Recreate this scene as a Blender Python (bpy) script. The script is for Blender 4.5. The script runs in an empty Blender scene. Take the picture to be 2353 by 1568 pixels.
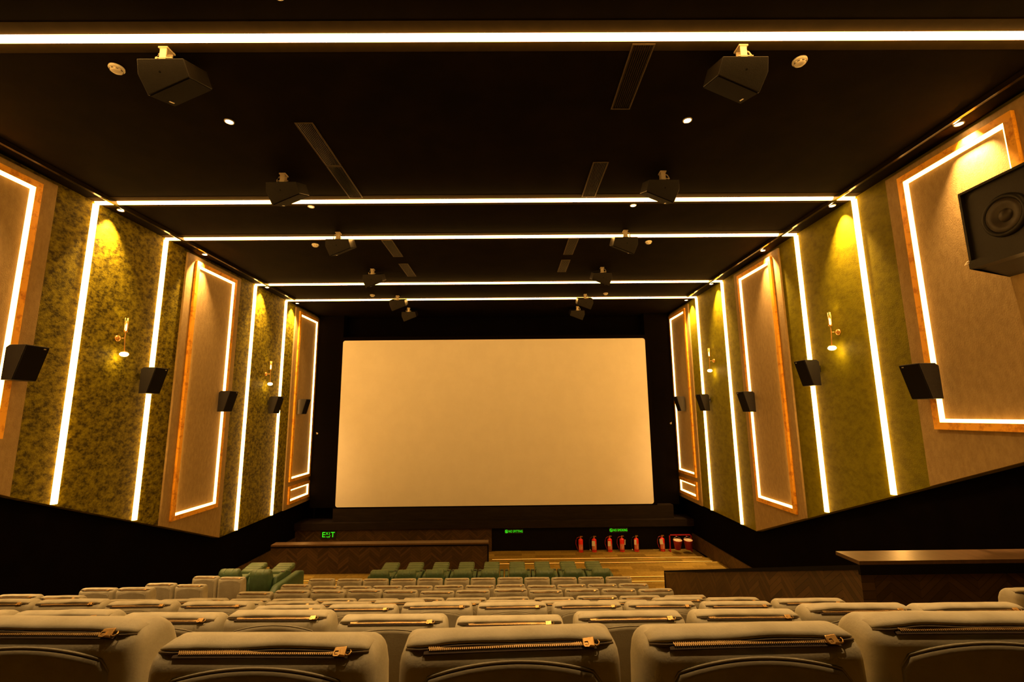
import bpy, bmesh, math, random
from mathutils import Matrix, Vector
random.seed(7)
PI = math.pi
scn = bpy.context.scene
COL = scn.collection

# ------------------------------------------------------------------ camera
# metres; the lens sits at z = 0, screen towards +Y, room centreline x = 0
F_PX, PITCH, ROLL, YAW, XC = 1059.1627, .1585, -.0099, .0079, .552
def cam_to_world(x, u, D):
    cr, sr = math.cos(ROLL), math.sin(ROLL)
    X = x*cr - u*sr; U = x*sr + u*cr
    cp, sp = math.cos(PITCH), math.sin(PITCH)
    Y = D*cp - U*sp; Z = D*sp + U*cp
    cy, sy = math.cos(YAW), math.sin(YAW)
    return Vector((X*cy + Y*sy, -X*sy + Y*cy, Z))
CAM = Vector((XC, 0, 0))
def at(px, py, D):                       # the point D metres deep behind a pixel of the photograph
    return CAM + cam_to_world((px-1176.5)/F_PX*D, (784-py)/F_PX*D, D)
cd = bpy.data.cameras.new('camera'); cam = bpy.data.objects.new('camera', cd); COL.objects.link(cam)
r_, u_, f_ = cam_to_world(1, 0, 0), cam_to_world(0, 1, 0), cam_to_world(0, 0, 1)
mw = Matrix(((r_.x, u_.x, -f_.x, CAM.x), (r_.y, u_.y, -f_.y, CAM.y), (r_.z, u_.z, -f_.z, CAM.z), (0, 0, 0, 1)))
cam.matrix_world = mw
cd.sensor_width = 36; cd.lens = F_PX/2353*36; cd.clip_start = .02; cd.clip_end = 100
scn.camera = cam

# ------------------------------------------------------------------ world, exposure
w = bpy.data.worlds.new('world'); scn.world = w; w.use_nodes = True
w.node_tree.nodes['Background'].inputs[0].default_value = (0, 0, 0, 1)
w.node_tree.nodes['Background'].inputs[1].default_value = 0
vs = scn.view_settings
vs.view_transform = 'Standard'; vs.look = 'None'; vs.exposure = 0; vs.gamma = 1; vs.use_curve_mapping = False
cy_ = scn.cycles
cy_.use_denoising = True; cy_.max_bounces = 6; cy_.diffuse_bounces = 4; cy_.glossy_bounces = 3
cy_.sample_clamp_indirect = 6
WARM = (1.0, .475, .10)
LED = 20.0          # radiance of the wall and ceiling LED strips
BAY_LED = 15.0      # of the strips inside the panel frames
WASH_W = 1500.0      # wall-washing downlights
DOWN_W = 430.0      # downlights in the open ceiling

# ------------------------------------------------------------------ materials
def mat(name, base, rough=.6, metal=0, second=None, scale=4, detail=6, stretch=(1, 1, 1), lo=.4, hi=.62, bump=0, bscale=None, spec=.5, sheen=0, emit=None, estr=0):
    m = bpy.data.materials.new(name); m.use_nodes = True
    nt = m.node_tree; b = nt.nodes['Principled BSDF']
    b.inputs['Base Color'].default_value = (*base, 1); b.inputs['Roughness'].default_value = rough
    b.inputs['Metallic'].default_value = metal; b.inputs['Specular IOR Level'].default_value = spec
    if sheen:
        b.inputs['Sheen Weight'].default_value = sheen; b.inputs['Sheen Tint'].default_value = (*[min(1, c*2.2) for c in base], 1)
    if emit:
        b.inputs['Emission Color'].default_value = (*emit, 1); b.inputs['Emission Strength'].default_value = estr
    if second or bump:
        tc = nt.nodes.new('ShaderNodeTexCoord'); mp = nt.nodes.new('ShaderNodeMapping'); mp.inputs['Scale'].default_value = stretch
        nt.links.new(tc.outputs['Object'], mp.inputs[0])
    if second:
        n = nt.nodes.new('ShaderNodeTexNoise'); n.inputs['Scale'].default_value = scale; n.inputs['Detail'].default_value = detail; n.inputs['Roughness'].default_value = .65
        nt.links.new(mp.outputs[0], n.inputs['Vector'])
        r = nt.nodes.new('ShaderNodeValToRGB'); e = r.color_ramp.elements
        e[0].position = lo; e[0].color = (*second, 1); e[1].position = hi; e[1].color = (*base, 1)
        nt.links.new(n.outputs['Fac'], r.inputs[0]); nt.links.new(r.outputs[0], b.inputs['Base Color'])
    if bump:
        n2 = nt.nodes.new('ShaderNodeTexNoise'); n2.inputs['Scale'].default_value = bscale or scale*3; n2.inputs['Detail'].default_value = 4
        nt.links.new(mp.outputs[0], n2.inputs['Vector'])
        bp = nt.nodes.new('ShaderNodeBump'); bp.inputs['Strength'].default_value = bump; bp.inputs['Distance'].default_value = .02
        nt.links.new(n2.outputs['Fac'], bp.inputs['Height']); nt.links.new(bp.outputs[0], b.inputs['Normal'])
    return m

def mth(nt, op, a, b=None, c=None):
    n = nt.nodes.new('ShaderNodeMath'); n.operation = op
    for i, v in enumerate((a, b, c)):
        if v is None: continue
        if isinstance(v, (int, float)): n.inputs[i].default_value = v
        else: nt.links.new(v, n.inputs[i])
    return n.outputs[0]

def chevron(name, across, period, board, dark, light):
    """chevron parquet: slanting boards that mirror from column to column, ACROSS = x or y is the horizontal axis"""
    m = bpy.data.materials.new(name); m.use_nodes = True; nt = m.node_tree; b = nt.nodes['Principled BSDF']
    tc = nt.nodes.new('ShaderNodeTexCoord'); sp = nt.nodes.new('ShaderNodeSeparateXYZ'); nt.links.new(tc.outputs['Object'], sp.inputs[0])
    h = sp.outputs['X' if across == 'x' else 'Y']; z = sp.outputs['Z']
    u = mth(nt, 'DIVIDE', h, period); col = mth(nt, 'FLOOR', mth(nt, 'MULTIPLY', u, 2))
    tri = mth(nt, 'ABSOLUTE', mth(nt, 'SUBTRACT', mth(nt, 'FRACT', u), .5))
    v = mth(nt, 'DIVIDE', mth(nt, 'ADD', z, mth(nt, 'MULTIPLY', tri, period*.8)), board)
    row = mth(nt, 'FLOOR', v); fr = mth(nt, 'FRACT', v)
    cx = nt.nodes.new('ShaderNodeCombineXYZ'); nt.links.new(row, cx.inputs[0]); nt.links.new(col, cx.inputs[1])
    wn = nt.nodes.new('ShaderNodeTexWhiteNoise'); wn.noise_dimensions = '2D'; nt.links.new(cx.outputs[0], wn.inputs['Vector'])
    gr = nt.nodes.new('ShaderNodeTexNoise'); gr.inputs['Scale'].default_value = 9; gr.inputs['Detail'].default_value = 5
    nt.links.new(tc.outputs['Object'], gr.inputs['Vector'])
    fac = mth(nt, 'ADD', mth(nt, 'MULTIPLY', wn.outputs['Value'], .65), mth(nt, 'MULTIPLY', gr.outputs['Fac'], .35))
    mx = nt.nodes.new('ShaderNodeMix'); mx.data_type = 'RGBA'; mx.inputs['A'].default_value = (*dark, 1); mx.inputs['B'].default_value = (*light, 1)
    nt.links.new(fac, mx.inputs['Factor'])
    seam = mth(nt, 'LESS_THAN', fr, .07)
    m2 = nt.nodes.new('ShaderNodeMix'); m2.data_type = 'RGBA'; nt.links.new(seam, m2.inputs['Factor'])
    nt.links.new(mx.outputs['Result'], m2.inputs['A']); m2.inputs['B'].default_value = (dark[0]*.3, dark[1]*.3, dark[2]*.3, 1)
    nt.links.new(m2.outputs['Result'], b.inputs['Base Color']); b.inputs['Roughness'].default_value = .5; b.inputs['Specular IOR Level'].default_value = .3
    return m

def carpet(name):
    m = bpy.data.materials.new(name); m.use_nodes = True; nt = m.node_tree; b = nt.nodes['Principled BSDF']
    tc = nt.nodes.new('ShaderNodeTexCoord'); mp = nt.nodes.new('ShaderNodeMapping'); mp.inputs['Rotation'].default_value = (0, 0, .0)
    nt.links.new(tc.outputs['Object'], mp.inputs[0])
    br = nt.nodes.new('ShaderNodeTexBrick'); nt.links.new(mp.outputs[0], br.inputs['Vector'])
    br.inputs['Color1'].default_value = (.34, .235, .048, 1); br.inputs['Color2'].default_value = (.17, .11, .022, 1); br.inputs['Mortar'].default_value = (.15, .10, .02, 1)
    br.inputs['Scale'].default_value = 1; br.inputs['Mortar Size'].default_value = .004; br.inputs['Brick Width'].default_value = .95; br.inputs['Row Height'].default_value = .24
    br.inputs['Bias'].default_value = 0
    nz = nt.nodes.new('ShaderNodeTexNoise'); nz.inputs['Scale'].default_value = 14; nz.inputs['Detail'].default_value = 6; nt.links.new(mp.outputs[0], nz.inputs['Vector'])
    mx = nt.nodes.new('ShaderNodeMix'); mx.data_type = 'RGBA'; mx.blend_type = 'MULTIPLY'; mx.inputs['Factor'].default_value = .6
    nt.links.new(br.outputs['Color'], mx.inputs['A']); nt.links.new(nz.outputs['Color'], mx.inputs['B'])
    rp = nt.nodes.new('ShaderNodeMapRange'); nt.links.new(nz.outputs['Fac'], rp.inputs['Value']); rp.inputs['To Min'].default_value = .6; rp.inputs['To Max'].default_value = 1.3
    vm = nt.nodes.new('ShaderNodeVectorMath'); vm.operation = 'SCALE'; nt.links.new(br.outputs['Color'], vm.inputs[0]); nt.links.new(rp.outputs[0], vm.inputs['Scale'])
    nt.links.new(vm.outputs[0], b.inputs['Base Color']); b.inputs['Roughness'].default_value = .95; b.inputs['Specular IOR Level'].default_value = .05
    return m

M = {}
M['ceiling'] = mat('black_ceiling_paint', (.0080, .0052, .0022), .8, second=(.0050, .0032, .0014), scale=2, spec=.02)
M['black'] = mat('black_wall_cloth', (.0030, .0020, .0016), .9, second=(.0020, .0014, .0012), scale=3, spec=.02)
M['velvet_l'] = mat('mottled_olive_velvet', (.205, .170, .006), .6, second=(.038, .029, .002), scale=12, detail=14, stretch=(1, .8, 1.1), lo=.38, hi=.64, bump=.3, bscale=60, spec=.06)
M['velvet_r'] = mat('smooth_olive_velvet', (.165, .145, .003), .6, second=(.095, .082, .002), scale=8, detail=14, stretch=(1, .8, 1.1), lo=.28, hi=.58, bump=.25, bscale=60, spec=.06)
M['taupe'] = mat('taupe_crushed_fabric', (.36, .255, .105), .6, second=(.27, .185, .073), scale=13, detail=12, stretch=(1, 1.2, .6), lo=.34, hi=.68, bump=.18, bscale=70, spec=.2)
M['copper'] = mat('orange_copper_leaf', (.95, .47, .030), .45, .2, second=(.62, .23, .010), scale=7, detail=10, lo=.36, hi=.50)
M['screen'] = mat('screen_vinyl', (.82, .80, .76), .62, second=(.79, .77, .73), scale=1.5)
M['mask'] = mat('black_masking_cloth', (.0035, .0022, .0018), .9, second=(.0025, .0018, .0015), scale=5, spec=.03)
M['darkwood'] = mat('dark_brown_panel', (.016, .010, .006), .7, second=(.010, .006, .004), scale=2, stretch=(1, 1, 6), spec=.15)
M['chev_x'] = chevron('chevron_oak_facing_seats', 'x', .62, .085, (.025, .015, .005), (.090, .050, .018))
M['chev_y'] = chevron('chevron_oak_along_aisle', 'y', .62, .085, (.030, .018, .006), (.110, .062, .022))
M['captop'] = mat('dark_varnished_top', (.10, .055, .022), .35, second=(.07, .038, .016), scale=3, stretch=(6, 1, 1))
M['capblack'] = mat('black_edge_trim', (.004, .003, .0025), .6, second=(.003, .002, .002), scale=6, spec=.1)
M['carpet'] = carpet('patchwork_brown_carpet')
M['trim'] = mat('glossy_black_trim', (.03, .022, .014), .18, .6, second=(.025, .018, .012), scale=4)
M['alu'] = mat('aluminium_channel', (.35, .28, .2), .4, .8, second=(.3, .24, .17), scale=9)
M['spk'] = mat('black_speaker_case', (.014, .012, .010), .45, second=(.011, .009, .008), scale=30, bump=.1, spec=.3)
M['grille'] = mat('speaker_grille_cloth', (.006, .0045, .004), .85, second=(.004, .003, .003), scale=160, detail=2, bump=.2, spec=.1)
M['cone'] = mat('speaker_cone', (.035, .027, .018), .4, second=(.026, .02, .013), scale=20, spec=.3)
M['rubber'] = mat('rubber_surround', (.006, .005, .004), .5, second=(.005, .004, .003), scale=20, spec=.3)
M['badge'] = mat('silver_badge', (.6, .56, .5), .3, .9, second=(.5, .46, .4), scale=30)
M['bracket'] = mat('cream_metal_bracket', (.62, .55, .42), .5, .1, second=(.55, .48, .36), scale=15)
M['white'] = mat('white_plastic', (.75, .72, .66), .5, second=(.70, .67, .60), scale=12)
M['lensdark'] = mat('grey_plastic', (.15, .14, .13), .5, second=(.12, .11, .10), scale=20)
M['brass'] = mat('brushed_brass', (.72, .40, .10), .3, .85, second=(.6, .32, .08), scale=14)
M['zip'] = mat('gold_zip_metal', (.55, .38, .17), .5, .85, second=(.42, .28, .12), scale=40)
M['pull'] = mat('bright_gold_pull', (.55, .36, .14), .4, .9, second=(.45, .28, .10), scale=40)
M['tape'] = mat('brown_zip_tape', (.045, .026, .014), .8, second=(.035, .02, .01), scale=60)
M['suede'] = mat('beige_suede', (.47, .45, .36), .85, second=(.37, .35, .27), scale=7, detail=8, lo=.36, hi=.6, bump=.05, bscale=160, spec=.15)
M['suede_shaded'] = mat('beige_suede_shaded', (.33, .31, .24), .9, second=(.27, .25, .19), scale=7, detail=8, lo=.36, hi=.6, bump=.05, bscale=160, spec=.1)  # same suede as the caps, with shade put into a darker colour
M['pipe'] = mat('dark_seam_piping', (.10, .072, .04), .8, second=(.08, .058, .03), scale=40)
M['plinth'] = mat('black_seat_base', (.012, .010, .009), .6, second=(.009, .008, .007), scale=20)
M['green'] = mat('green_leather', (.105, .165, .085), .45, second=(.075, .122, .062), scale=5, bump=.15, bscale=60)
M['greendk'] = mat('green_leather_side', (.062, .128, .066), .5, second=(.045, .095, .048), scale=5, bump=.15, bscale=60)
M['cup'] = mat('black_cup_holder', (.012, .011, .010), .4, second=(.01, .009, .008), scale=20)
M['red'] = mat('red_enamel', (.85, .030, .016), .35, second=(.75, .022, .012), scale=6)
M['redframe'] = mat('red_painted_steel', (.42, .012, .014), .4, second=(.34, .01, .011), scale=8)
M['redbkt'] = mat('red_bucket_paint', (.40, .022, .018), .5, second=(.32, .016, .012), scale=8)
M['cream'] = mat('cream_paper', (.80, .72, .55), .8, second=(.74, .66, .5), scale=12)
M['lbl'] = mat('printed_label', (.72, .40, .22), .6, second=(.60, .05, .03), scale=46, detail=3, stretch=(1, 1, 2.2), lo=.46, hi=.54)
M['hose'] = mat('black_rubber_hose', (.02, .015, .013), .5, second=(.016, .012, .01), scale=20)
M['glow_band'] = mat('brown_glow_band', (.034, .023, .008), .8, second=(.028, .019, .007), scale=5, spec=.03)  # matte brown of the added halo band along the ceiling strips
M['ventframe'] = mat('dark_bronze_vent_edge', (.075, .055, .03), .5, second=(.06, .043, .024), scale=9, spec=.2)
M['led'] = mat('led_diffuser', (.8, .75, .65), .5, emit=WARM, estr=LED)
M['bayled'] = mat('frame_led_tape', (.8, .75, .65), .5, emit=WARM, estr=BAY_LED)
M['lamp'] = mat('lit_downlight_lens', (.8, .8, .8), .5, emit=(1, .62, .26), estr=60)
M['lampdim'] = mat('dim_downlight_lens', (.8, .8, .8), .5, emit=(1, .62, .26), estr=1.6)
M['globe'] = mat('lit_lamp_globe', (.8, .8, .8), .5, emit=(1, .60, .16), estr=45)
M['bulb'] = mat('lit_tube_bulb', (.8, .8, .8), .5, emit=(1, .58, .16), estr=22)
M['step'] = mat('amber_step_light', (.6, .3, .1), .5, emit=(1, .36, .045), estr=2.2)
M['sign'] = mat('green_lit_lettering', (.05, .5, .05), .5, emit=(.035, 1, .012), estr=.85)
M['signbox'] = mat('black_sign_board', (.012, .013, .011), .4, second=(.010, .011, .009), scale=12)

# ------------------------------------------------------------------ mesh helpers
class MB:
    def __init__(s): s.bm = bmesh.new(); s.T = Matrix()
    def v(s, p): return s.bm.verts.new(s.T @ Vector(p))
    def face(s, vs):
        try: return s.bm.faces.new(vs)
        except ValueError: return None
    def box(s, a, b):
        x0, y0, z0 = a; x1, y1, z1 = b
        V = [s.v(p) for p in ((x0,y0,z0),(x1,y0,z0),(x1,y1,z0),(x0,y1,z0),(x0,y0,z1),(x1,y0,z1),(x1,y1,z1),(x0,y1,z1))]
        for q in ((3,2,1,0),(4,5,6,7),(0,1,5,4),(1,2,6,5),(2,3,7,6),(3,0,4,7)): s.face([V[i] for i in q])
        return s
    def prism(s, poly, fn, a, b):                  # fn(p, t) -> 3D
        A = [s.v(fn(p, a)) for p in poly]; B = [s.v(fn(p, b)) for p in poly]; n = len(poly)
        s.face(A[::-1]); s.face(B)
        for i in range(n): s.face([A[i], A[(i+1) % n], B[(i+1) % n], B[i]])
        return s
    def rings(s, R, closed=True, caps=True):       # list of loops of equal length
        L = [[s.v(p) for p in r] for r in R]; n = len(L[0])
        for a, b in zip(L, L[1:]):
            for i in range(n if closed else n-1): s.face([a[i], a[(i+1) % n], b[(i+1) % n], b[i]])
        if caps and closed: s.face(L[0][::-1]); s.face(L[-1])
        return s
    def lathe(s, prof, n=24, c=(0, 0, 0)):         # (r, z) about the z axis
        R = [[(c[0]+r*math.cos(2*PI*i/n), c[1]+r*math.sin(2*PI*i/n), c[2]+z) for i in range(n)] for r, z in prof]
        return s.rings(R)
    def tube(s, pts, r, n=8):
        pts = [Vector(p) for p in pts]; R = []
        up = Vector((0, 0, 1))
        for i, p in enumerate(pts):
            d = (pts[min(i+1, len(pts)-1)] - pts[max(i-1, 0)]).normalized()
            a = d.cross(up if abs(d.z) < .95 else Vector((1, 0, 0))).normalized(); b = d.cross(a)
            rr = r[i] if isinstance(r, (list, tuple)) else r
            R.append([tuple(p + a*rr*math.cos(2*PI*k/n) + b*rr*math.sin(2*PI*k/n)) for k in range(n)])
        return s.rings(R)
    def ball(s, c, rx, ry, rz, n=16, m=10):
        R = []
        for j in range(m+1):
            t = -PI/2 + PI*j/m; k = max(math.cos(t), .02)
            R.append([(c[0]+rx*k*math.cos(2*PI*i/n), c[1]+ry*k*math.sin(2*PI*i/n), c[2]+rz*math.sin(t)) for i in range(n)])
        return s.rings(R)
    def frame(s, y0, y1, z0, z1, wd, fn, d0, d1):  # rectangular picture frame in a plane, fn(u, v, depth)
        o = [(y0,z0),(y1,z0),(y1,z1),(y0,z1)]; i = [(y0+wd,z0+wd),(y1-wd,z0+wd),(y1-wd,z1-wd),(y0+wd,z1-wd)]
        V = {}
        for nm, P in (('o', o), ('i', i)):
            for dd in (0, 1): V[nm, dd] = [s.v(fn(p[0], p[1], (d0, d1)[dd])) for p in P]
        for k in range(4):
            l = (k+1) % 4
            s.face([V['o',1][k], V['o',1][l], V['i',1][l], V['i',1][k]]); s.face([V['o',0][l], V['o',0][k], V['i',0][k], V['i',0][l]])
            s.face([V['o',0][k], V['o',0][l], V['o',1][l], V['o',1][k]]); s.face([V['i',0][l], V['i',0][k], V['i',1][k], V['i',1][l]])
        return s
    def bevel(s, w, seg=2, ang=.5):
        s.bm.normal_update()
        bmesh.ops.recalc_face_normals(s.bm, faces=s.bm.faces)
        ed = [e for e in s.bm.edges if len(e.link_faces) == 2 and e.calc_face_angle(0) > ang]
        bmesh.ops.bevel(s.bm, geom=ed, offset=w, segments=seg, profile=.5, affect='EDGES', clamp_overlap=True)
        return s
    def build(s, name, m, parent=None, smooth=False, loc=None):
        bmesh.ops.recalc_face_normals(s.bm, faces=s.bm.faces)
        me = bpy.data.meshes.new(name); s.bm.to_mesh(me); s.bm.free()
        if smooth:
            for p in me.polygons: p.use_smooth = True
        me.materials.append(M[m])
        o = bpy.data.objects.new(name, me); COL.objects.link(o)
        if parent: o.parent = parent
        if loc: o.location = loc
        return o

def tag(o, label=None, cat=None, group=None, kind=None):
    for k, v in (('label', label), ('category', cat), ('group', group), ('kind', kind)):
        if v: o[k] = v
    return o
def thing(name, label, cat, loc=(0, 0, 0), rz=0, group=None):
    o = bpy.data.objects.new(name, None); COL.objects.link(o); o.empty_display_size = .1
    o.location = loc; o.rotation_euler = (0, 0, rz)
    return tag(o, label, cat, group)
def struct(mb, name, m): return tag(mb.build(name, m), kind='structure')
def copy_tree(o, parent=None):
    c = o.copy(); COL.objects.link(c)
    if parent: c.parent = parent
    for ch in list(o.children): copy_tree(ch, c)
    return c
def spot(parent, loc, aim, watts, angle, blend=.6, rad=.03, col=(1, .56, .20)):
    l = bpy.data.lights.new('downlight_beam', 'SPOT'); l.energy = watts; l.color = col; l.spot_size = angle; l.spot_blend = blend; l.shadow_soft_size = rad
    o = bpy.data.objects.new('downlight_beam', l); COL.objects.link(o); o.parent = parent; o.location = loc
    o.rotation_euler = Vector(aim).to_track_quat('-Z', 'Y').to_euler()
    return o
def text_mesh(name, s, size, m, parent, loc, depth=.004, align='CENTER', sx=1):
    c = bpy.data.curves.new('lettering', 'FONT'); c.body = s; c.size = size; c.extrude = depth; c.align_x = align; c.align_y = 'CENTER'; c.space_character = 1.06
    t = bpy.data.objects.new('lettering_source', c); COL.objects.link(t)
    dg = bpy.context.evaluated_depsgraph_get(); me = bpy.data.meshes.new_from_object(t.evaluated_get(dg))
    bpy.data.objects.remove(t)
    me.transform(Matrix.Diagonal((sx, 1, 1, 1))); me.transform(Matrix.Rotation(PI/2, 4, 'X'))
    me.materials.clear(); me.materials.append(M[m])
    o = bpy.data.objects.new(name, me); COL.objects.link(o); o.parent = parent; o.location = loc
    return o

W, H, FL = 7.05, 3.95, -4.86        # cladding plane, ceiling, front floor
YE, YB = 18.3, -2.6                 # wall ends: screen end, back

# ------------------------------------------------------------------ seat rows (depth, tops from the photograph)
ROWS = [  # depth D, [(left px, right px, top py)]
 (1.067, [(-158, 397, 1417, 1.15), (365, 885, 1456), (926, 1420, 1441), (1466, 1950, 1433), (1948, 2470, 1406, 1.142)]),
 (2.24, [(-222, 20, 1404), (30, 272, 1402), (270, 519, 1408), (518, 772, 1402), (780, 1027, 1412), (1048, 1293, 1415), (1318, 1570, 1404), (1583, 1836, 1400), (1836, 2094, 1386), (2096, 2350, 1385)]),
 (3.49, [(-85, 92, 1377), (80, 252, 1377), (240, 413, 1381), (411, 583, 1382), (584, 743, 1391), (752, 912, 1389), (924, 1085, 1384), (1099, 1255, 1384), (1268, 1430, 1383), (1436, 1598, 1382), (1612, 1773, 1382), (1779, 1940, 1375)]),
 (4.72, [(240, 360, 1378), (364, 484, 1377), (484, 604, 1382), (610, 728, 1382), (735, 853, 1383), (859, 975, 1379), (990, 1106, 1381), (1115, 1231, 1379), (1243, 1358, 1380), (1373, 1490, 1379), (1497, 1620, 1373), (1624, 1746, 1373)]),
 (5.93, [(428, 520, 1375), (526, 619, 1376), (622, 716, 1376), (725, 815, 1376), (823, 914, 1376), (927, 1018, 1374), (1026, 1116, 1374), (1124, 1215, 1372), (1228, 1319, 1373), (1326, 1419, 1369), (1427, 1516, 1369), (1529, 1622, 1368)]),
 (7.12, [(546, 626, 1360), (631, 712, 1356), (714, 795, 1356), (798, 879, 1354), (880, 960, 1356), (966, 1043, 1358), (1048, 1125, 1356), (1134, 1212, 1353), (1216, 1292, 1356), (1299, 1376, 1353), (1383, 1461, 1353), (1468, 1546, 1353)]),
 (8.37, [(646, 714, 1343), (715, 783, 1347), (786, 853, 1347), (856, 924, 1346), (927, 994, 1346), (998, 1064, 1345), (1070, 1135, 1345), (1141, 1205, 1343), (1212, 1277, 1345), (1281, 1347, 1343), (1352, 1417, 1342), (1423, 1488, 1341)]),
 (9.57, [(710, 769, 1330), (775, 833, 1330), (834, 893, 1330), (898, 956, 1330), (959, 1017, 1329), (1021, 1079, 1329), (1081, 1139, 1328), (1143, 1201, 1327), (1205, 1263, 1327), (1267, 1325, 1327), (1330, 1386, 1326), (1393, 1450, 1325)]),
]
PAIRS = {4: [(-4, 92, 1366), (95, 191, 1369)], 5: [(187, 268, 1351), (271, 353, 1350)], 6: [(337, 404, 1340), (406, 473, 1343)], 7: [(446, 502, 1324), (504, 563, 1326)]}
SEAT_H = .95
rowY, rowF = [], []
for D, L in ROWS:
    P = [at((s[0]+s[1])/2, s[2], s[3] if len(s) > 3 else D) for s in L]
    zz = sorted(p.z for p in P)
    rowF.append(zz[len(zz)//2] - SEAT_H); rowY.append(sorted(p.y for p in P)[len(P)//2])

# ------------------------------------------------------------------ setting
prof = [(YB, rowF[0]+.42), (rowY[0]-.52, rowF[0]+.42)]
for i in range(8):
    prof.append((rowY[i]-.52, rowF[i])); prof.append(((rowY[i+1]-.52) if i < 7 else 11.25, rowF[i]))
STEPS = [(13.09, -4.42, -4.56), (13.88, -4.56, -4.66), (15.49, -4.66, -4.76), (16.28, -4.76, FL)]
prof += [(11.25, -4.42)]
for y, a, b in STEPS: prof += [(y, a), (y, b)]
prof += [(YE+.2, FL), (YE+.2, FL-.3), (YB, FL-.3)]
XO = W + .15
struct(MB().prism(prof, lambda p, t: (t, p[0], p[1]), -XO, XO), 'floor', 'carpet')
def floor_z(y):
    z = prof[0][1]
    for (a, b) in prof[:-2]:
        if a <= y: z = b
    return z
struct(MB().box((-XO-.2, YB, H), (XO+.2, YE+.3, H+.15)), 'ceiling', 'ceiling')
struct(MB().box((-XO-.2, YB-.15, FL-.3), (XO+.2, YB, H+.15)), 'wall_back', 'black')
struct(MB().box((-XO-.2, YE+.2, FL-.3), (XO+.2, YE+.35, H+.15)), 'wall_front', 'black')
for sgn, nm in ((-1, 'left'), (1, 'right')):
    a, b = sorted((sgn*XO, sgn*(XO+.2)))
    struct(MB().box((a, YB, FL-.3), (b, YE+.2, H)), 'wall_%s_lower' % nm, 'black')
    lowz = lambda y: -3.10 + max(0, (12.74-y))*.359
    poly = [(YB, H), (YB, lowz(YB)), (12.74, -3.10), (YE, -3.10), (YE, H)]
    struct(MB().prism(poly, lambda p, t: (t, p[0], p[1]), sgn*W, sgn*XO), 'wall_%s' % nm, 'velvet_l' if sgn < 0 else 'velvet_r')
    # glossy cornice line along the ceiling edge
    m = MB(); m.prism([(0, 0), (.16, 0), (.16, -.018), (.05, -.07), (0, -.07)], lambda p, t: (sgn*(6.62+p[0]), t, H+p[1]), YB, 15.2)
    struct(m, 'trim_%d' % (1 if sgn < 0 else 2), 'trim')
    # chevron dado at the foot of the lower wall
    if sgn > 0:
        poly = [(13.3, floor_z(13.2)-.05), (13.3, -4.22), (YE, -4.33), (YE, FL)]
    else:
        poly = [(6.0, -3.6)] + [(6.0, -2.80), (12.2, -4.0), (13.6, -4.2), (17.6, -4.3), (17.6, FL-.05), (6.0, FL-.05)]
    m = MB(); m.prism(poly, lambda p, t: (t, p[0], p[1]), sgn*(XO-.04), sgn*XO)
    struct(m, 'baseboard_%s' % nm, 'chev_y')
# the screen end: masking behind the screen, dark panel and ledge under it, stage front
struct(MB().box((-6.9, 17.95, -3.36), (-5.95, YE, H)), 'trim_3', 'mask')
struct(MB().box((5.95, 17.95, -3.36), (6.9, YE, H)), 'trim_4', 'mask')
struct(MB().box((-5.9, 17.62, -3.80), (6.55, 17.95, -3.33)), 'trim_5', 'darkwood')
struct(MB().box((-XO, 17.45, -4.04), (XO, YE, -3.80)), 'trim_6', 'darkwood')
struct(MB().box((-.11, 17.62, FL), (XO, 17.9, -4.04)), 'wall_stage', 'capblack')
struct(MB().box((-XO, 17.55, FL), (-.11, 17.9, -4.04)), 'wall_stage_paneled', 'chev_x')

# ------------------------------------------------------------------ projection screen
t = thing('cinema_screen', 'large blank cinema screen with rounded corners on the end wall', 'screen', (0, 17.6, -3.28))
def rrect(x0, x1, z0, z1, r, n=6):
    P = []
    for cx, cz, a0 in ((x1-r, z0+r, -PI/2), (x1-r, z1-r, 0), (x0+r, z1-r, PI/2), (x0+r, z0+r, PI)):
        for k in range(n+1):
            a = a0 + PI/2*k/n; P.append((cx+r*math.cos(a), cz+r*math.sin(a)))
    return P
m = MB(); m.prism(rrect(-5.82, 5.84, 0, 6.16, .09), lambda p, q: (p[0], q, p[1]), 0, .03); m.build('screen_surface', 'screen', t)
m = MB(); m.prism(rrect(-5.96, 5.98, -.10, 6.3, .12), lambda p, q: (p[0], q, p[1]), .032, .30); m.build('backing_frame', 'mask', t)

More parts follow.
